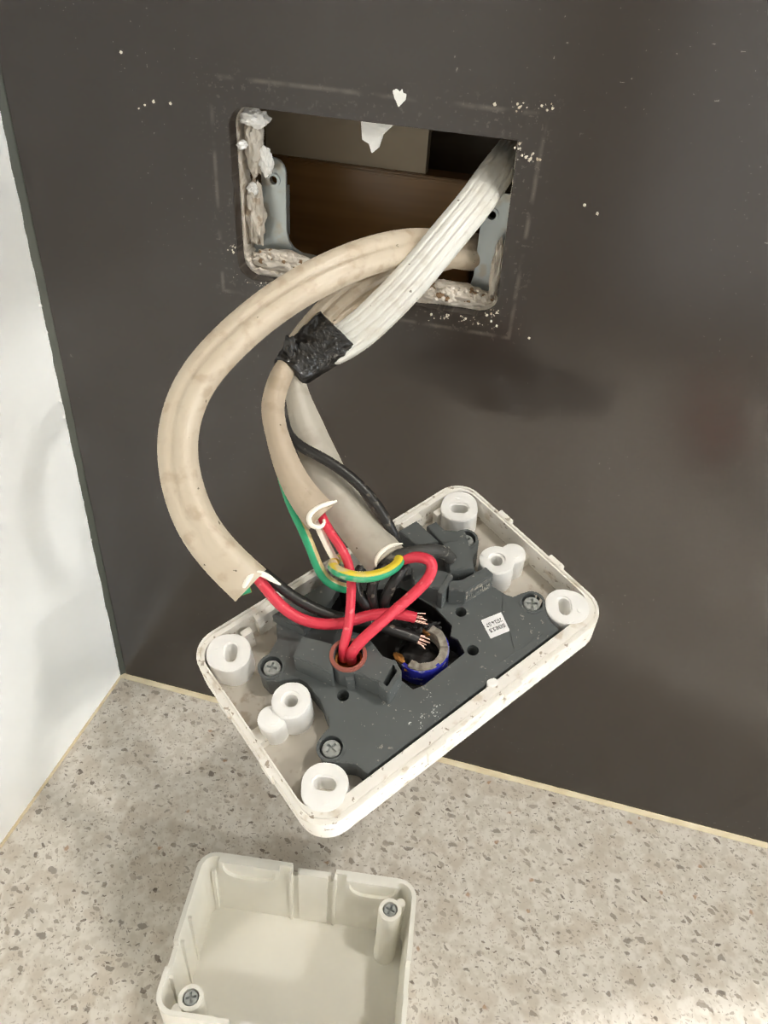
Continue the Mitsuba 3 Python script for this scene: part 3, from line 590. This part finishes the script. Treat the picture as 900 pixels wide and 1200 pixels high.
for i, (dx, dy, w_, r_) in enumerate([(-6.5, -2.5, -1.2, (2.2, 1.0, 1.0)), (-7.2, 2.4, -2.2, (1.2, 2.4, .8)), (5.6, 3.8, -.8, (1.5, 1.6, 1.4))]):
    obj('scorched_contact', toW(blob((rx + dx, ry + dy, w_), r_, i + 30, .5, 2.0, 3)), 'm_brass', sw, smooth=True, label='scorched brass contact')
# date label
lp = np.array(LOC['label']); lc = lp.mean(0)
dl = obj('date_label', toW(prism(Polygon(lp).buffer(.1), -.1, .12)), 'm_label', plate, label='small white date label reading 50813 2014.07')
ex_ = (lp[0] - lp[1]) / np.linalg.norm(lp[0] - lp[1]); ey_ = np.array([-ex_[1], ex_[0]])
for txt, off in (('50813', 1.15), ('2014.07', -1.05)):
    m = meshkit.text_mesh(txt, 1.35, .06, bold=True); v = m.vertices.copy()
    v[:, 0] -= (v[:, 0].min() + v[:, 0].max()) / 2
    v[:, 0] *= min(1.0, 5.6 / np.ptp(v[:, 0])); v[:, 1] -= .67
    m.vertices = np.c_[lc[0] + v[:, 0] * ex_[0] + (v[:, 1] + off) * ey_[0], lc[1] + v[:, 0] * ex_[1] + (v[:, 1] + off) * ey_[1], v[:, 2] + .11]
    obj('print', toW(m), 'm_ink', dl)
sc = []
for i in range(46):
    x, y = LOC['scuff'][i % 7]
    sc.append(blob((x + rgc.normal() * .7, y + rgc.normal() * .45, .02), (.08 + .16 * rgc.random(), .08 + .12 * rgc.random(), .05), i, .4, 2, 1))
obj('scuff_marks', toW(join(sc)), 'm_scuff', plate, kind='stuff', label='whitish scuff marks on the grey housing')
obj('clip', toW(slab(slot(10.6, -32.6, 3.6, 1.3, -20), -6, .9, .4)), 'm_boss', plate, smooth=30, label='small white clip on the long edge')

# ---------------------------------------------------------------- cables
def tube(name, r, parent, mat, n=48, nm='core', K=16, **k):
    return obj(nm, sweep(PATHS[name], oval(r, r, K), n=n, parallel=True), mat, parent, smooth=50, **k)
def earth(name, parent, r, n=60, nm='earth_core', spin=0.0, twist=0.0, dirt=0.0, pale=False, **k):
    K = 32
    m = sweep(PATHS[name], oval(r, r, K), n=n, parallel=True)
    i = np.arange(n * K); a = ((i % K) / K + spin + twist * (i // K) / n) % 1.0
    g, y, w = np.array(lin(42, 158, 112)), np.array(lin(206, 190, 140) if pale else lin(214, 190, 50)), np.array(lin(206, 196, 170))
    col = np.where((a < .40)[:, None], y if not dirt else y, g)
    f = meshkit.fbm(m.vertices * 420, 3, 4)
    u_ = (i // K) / n
    kk = np.clip((f - .42) * 5, 0, 1) * dirt * np.clip((u_ - .42) * 5, 0, 1) * np.clip((1.02 - u_) * 9, 0, 1)
    col = col * (1 - kk[:, None]) + w * kk[:, None]
    return obj(nm, m, 'm_vertex', parent, smooth=True, color=col, label=k.get('label', 'green and yellow earth core'))
def strands(path, parent, r, seed, count=7, length=4.0):
    p0, p1 = np.array(PATHS[path][-2]), np.array(PATHS[path][-1]); d_ = (p1 - p0) / np.linalg.norm(p1 - p0)
    g = np.random.default_rng(seed)
    for j in range(count):
        a_ = 2 * math.pi * j / count; o = np.cross(d_, [0, 0, 1]); o /= np.linalg.norm(o); o2 = np.cross(d_, o)
        st = p1 - d_ * 1.0 + (o * math.cos(a_) + o2 * math.sin(a_)) * r * .55
        en = st + d_ * (length * (.6 + .6 * g.random()) + 1) + g.normal(size=3) * .5 + (o * math.cos(a_) + o2 * math.sin(a_)) * .5
        obj('copper_strand', sweep([st, (st + en) / 2 + g.normal(size=3) * .15, en], oval(.28, .28, 8), n=8, parallel=True), 'm_copper', parent, smooth=50)

A = thing('power_cable', 'thick cream cable looping out to the left with cut red and black cores', 'cable')
obj('sheath', sweep(PATHS['A'], [ribbed(6.1, 4.6, 2, .13)] * 8 + [ribbed(6.3, 5.0, 2, .06), oval(6.9, 5.4, 160, .9)], n=110, roll=[0, 0, 0, 10, 20, 20, 10]), 'm_cream', A, smooth=40)
obj('torn_lip', sweep(PATHS['lipA'], oval(.95, .55, 12), n=30, scale=[.3, 1, 1, .9, .9, .4]), 'm_pvc_cut', A, smooth=50, label='torn white lip of the sheath')
k = tube('red3', 1.8, A, 'm_red', nm='red_core'); strands('red3', A, 1.8, 1)
k = tube('black2', 1.8, A, 'm_black', nm='black_core'); strands('black2', A, 1.8, 2)
earth('stub', A, 1.7, 14, spin=.55, label='short cut stub of the green and yellow core')

Bc = thing('power_cable_001', 'wide white ribbed flat cable coming from the upper right of the opening', 'cable')
obj('sheath', sweep(PATHS['B'], ribbed(6.3, 3.3, 5, .09), n=90), 'm_pvc_white', Bc, smooth=70)
obj('stripped_sheath', sweep(PATHS['E'], [shellarc(w_, b_, .9) for w_, b_ in ((6.5, 2.2), (7.5, 2.4), (11, 2.4), (13, 2.4), (13.5, 2.8), (13.5, 3.4), (14, 4.4))], n=70, roll=[-10, -15, -15, -12, -8]), 'm_pvc_shaded_white', Bc, smooth=40, label='slit white sheath folded open, its shade painted grey')
obj('torn_lip', sweep(PATHS['lipE'], oval(.7, .6, 12), n=30, scale=[.4, 1, 1, 1, .5]), 'm_pvc_cut', Bc, smooth=50, label='pale cut lip of the folded sheath')
tube('red2', 1.75, Bc, 'm_red', nm='red_core', n=64)
tube('black3', 2.1, Bc, 'm_black_dusty', nm='black_core', label='dusty black core')
earth('green2', Bc, 1.75, spin=.90, twist=.0, dirt=.9, label='dirty green and yellow earth core bent into a loop')
for q in ('loop1', 'loop2', 'loop3'): tube(q, 1.8, Bc, 'm_black', nm='black_core')

Cc = thing('power_cable_002', 'cream ribbed cable beneath the others, entering the black tape', 'cable')
obj('sheath', sweep(PATHS['C'], ribbed(6.4, 3.6, 3, .26), n=70), 'm_cream', Cc, smooth=70)
obj('stripped_sheath', sweep(PATHS['D'], [shellarc(w_, b_, .9, curl=c_) for w_, b_, c_ in ((6.5, 2.4, 0), (7.5, 2.6, 0), (7.6, 2.6, 0), (7.4, 2.6, 0), (8.6, 2.8, 0), (10, 3.2, 0), (11.5, 3.8, 1.5))], n=70), 'm_pvc_shaded_cream', Cc, smooth=40, label='slit cream sheath strip with a curled end, its shade painted tan')
obj('torn_lip', sweep(PATHS['lipD'], oval(.75, .6, 12), n=40, scale=[.5, 1, 1, 1.2, 1.1, 1, .6]), 'm_pvc_cut', Cc, smooth=50, label='curled pale lip of the slit sheath')
obj('sheath_flap', sweep(PATHS['flap'], shellarc(2.4, .5, .6), n=16), 'm_pvc_cut', Cc, smooth=40)
tube('red1', 1.5, Cc, 'm_red', nm='red_core', n=64)
tube('black1', 1.75, Cc, 'm_black', nm='black_core')
earth('green1', Cc, 1.65, spin=.70, pale=True)

tape = thing('insulation_tape', 'black insulation tape wrapped around the two ribbed cables', 'tape')
tp = sweep(PATHS['tape'], oval(8.6, 6.2, 64, .8), n=60, scale=[1.02, 1.0, .92, .74])
v = tp.vertices; nn_ = tp.vertex_normals
tp.vertices = v + nn_ * ((meshkit.fbm(v * np.array([260, 260, 520]), 3, 9) - .5) * .0016)[:, None]
obj('wrap', tp, 'm_tape', tape, smooth=50)
pp = np.array(PATHS['tape'])
fl = blob(pp[2] / 1000 + np.array([-.0045, -.0055, .0035]), (.0022, .0016, .0048), 44, .6, 2.0, 3)
obj('loose_end', fl, 'm_tape', tape, smooth=40, label='crumpled shiny loose end of the tape')

# ---------------------------------------------------------------- the open box on the bench
bx = thing('mounting_box', 'open cream plastic mounting box lying on the benchtop below the outlet', 'mounting box')
BA = math.radians(8.3)
BC_ = (168.8, -142.6)
def toB(mesh):
    m = mesh.copy() if isinstance(mesh, trimesh.Trimesh) else tm(mesh)
    v = np.asarray(m.vertices); c_, s_ = math.cos(BA), math.sin(BA)
    m.vertices = np.c_[BC_[0] + v[:, 0] * c_ - v[:, 1] * s_, BC_[1] + v[:, 0] * s_ + v[:, 1] * c_, v[:, 2] + .15] / 1000
    return m
H = 47.0
def brect(d, r): return rrect(49.4 - d, 33.4 - d, max(r - d, .8), -1.2, 2.6)
def taper(d, z0, z1, k):          # slightly wider at the open rim
    lo = [(x, y, z0) for x, y in brect(d + k, 8).exterior.coords[:-1]]; hi = [(x, y, z1) for x, y in brect(d, 8).exterior.coords[:-1]]
    return m3.Manifold.hull_points(np.array(lo + hi, np.float32))
bm = taper(0, 0, H, 1.2) - taper(1.9, 1.8, H + .1, 1.2)
far, near = 36.0, -30.8
cut = [prism(sbox(-8.6, far - 5, -6.2, far + 3), H - 7, H + 2), prism(sbox(9.0, far - 5, 11.2, far + 3), H - 7, H + 2), prism(sbox(-6.4, far - 5, 9.2, far + 3), H - 3.2, H + 2),
       prism(sbox(-52, -14, -48, -4), H - 4, H + 2), prism(sbox(46, -10, 52, 2), H - 4, H + 2), prism(sbox(-20, near - 3, -16, near + 5), H - 6, H + 2), prism(sbox(-2, near - 3, 2, near + 5), H - 6, H + 2)]
bm = bm - m3.Manifold.batch_boolean(cut, m3.OpType.Add)
obj('body', toB(bm), 'm_cover', bx, smooth=30)
def uplate(poly, y0, y1):          # a poly in (x, z) extruded along y
    return prism(poly, 0, y1 - y0).transform(np.array([[1, 0, 0, 0], [0, 0, 1, y0], [0, 1, 0, 0]], np.float32))
def knock(x0, x1, dep):
    r_ = 9.0
    return Polygon([(x0, H + .6), (x1, H + .6), (x1, H - dep + r_)] + [(x1 - r_ + r_ * math.cos(t_), H - dep + r_ - r_ * math.sin(t_)) for t_ in np.linspace(.2, math.pi / 2, 6)]
                   + [(x0 + r_ - r_ * math.sin(t_), H - dep + r_ - r_ * math.cos(t_)) for t_ in np.linspace(0, math.pi / 2 - .2, 6)] + [(x0, H - dep + r_)])
for x0, x1 in ((-41.5, -14), (16.5, 40)):
    kn = knock(x0, x1, 13); ed = kn.difference(kn.buffer(-1.5))
    m = tm(uplate(kn, far - 3.3, far - 1.6) + uplate(ed, far - 4.9, far - 1.6)); obj('knockout', toB(m), 'm_cover', bx, smooth=30)
obj('knockout', toB(tm(uplate(sbox(-5.2, 4, 8.0, H - 1.5), far - 4.0, far - 1.2))), 'm_cover', bx, smooth=30)
for x_ in (-8.8, 11.4):
    obj('rib', toB(boxm(x_ - .6, far - 4.4, 3, x_ + .6, far - 1.2, H - 1)), 'm_cover', bx)
obj('rib', toB(boxm(-45.6, far - 5, 3, -44.2, far - 2, H - 9)), 'm_cover', bx)
for y_ in (-16, -2, 8): obj('rib', toB(boxm(-49.2, y_ - .6, 3, -46.9, y_ + .6, H - 4)), 'm_cover', bx)
for i, (x, y, sx) in enumerate(((-37.3, -22.8, -1), (37.3, 22.8, 1))):
    pm = slab(disc(x, y, 5.0, 16), 1.5, 45, .6) - prism(disc(x, y, 3.3), 40, 60)
    nb = slab(disc(x + sx * 4.4, y + sx * 4.2, 2.1), 1.5, 43.5, .5)
    pk = obj('screw_post', toB(pm + nb), 'm_cover', bx, smooth=35)
    hd = slab(disc(x, y, 2.75), 38, 44.7, .7) - prism(affinity.rotate(sbox(x - 2.1, y - .5, x + 2.1, y + .5), 20 + 50 * i), 42.6, 50) - prism(affinity.rotate(sbox(x - .5, y - 2.1, x + .5, y + 2.1), 20 + 50 * i), 42.6, 50)
    obj('screw', toB(hd), 'm_steel', pk, smooth=30, label='steel screw sunk in the post')
for x0, x1 in ((-15.5, -3), ):
    obj('rim_tab', toB(boxm(x0, near - .2, H - 6, x1, near + 1.6, H + 1.2)), 'm_cover', bx)

# ---------------------------------------------------------------- screwdriver further along the bench, mirrored in the glass
sd = thing('screwdriver', 'dark red handled screwdriver lying on the bench, seen as a reflection in the splashback', 'screwdriver')
def lathe(prof, p0, p1, sections=24):
    m = trimesh.creation.revolve(np.array(prof), sections=sections)
    d_ = np.array(p1) - np.array(p0); d_ /= np.linalg.norm(d_)
    M = trimesh.geometry.align_vectors([0, 0, 1], d_); m.apply_transform(M); m.apply_translation(p0)
    return m
p0, p1 = (.378, -.50, .017), (.432, -.262, .017)
obj('handle', lathe([(0, 0), (.012, .002), (.016, .02), (.016, .075), (.011, .09), (.013, .10), (.011, .106), (0, .107)], p0, p1), 'm_handle', sd, smooth=40)
obj('shaft', lathe([(0, .105), (.004, .105), (.004, .23), (.003, .245), (0, .245)], p0, p1), 'm_steel', sd, smooth=40)
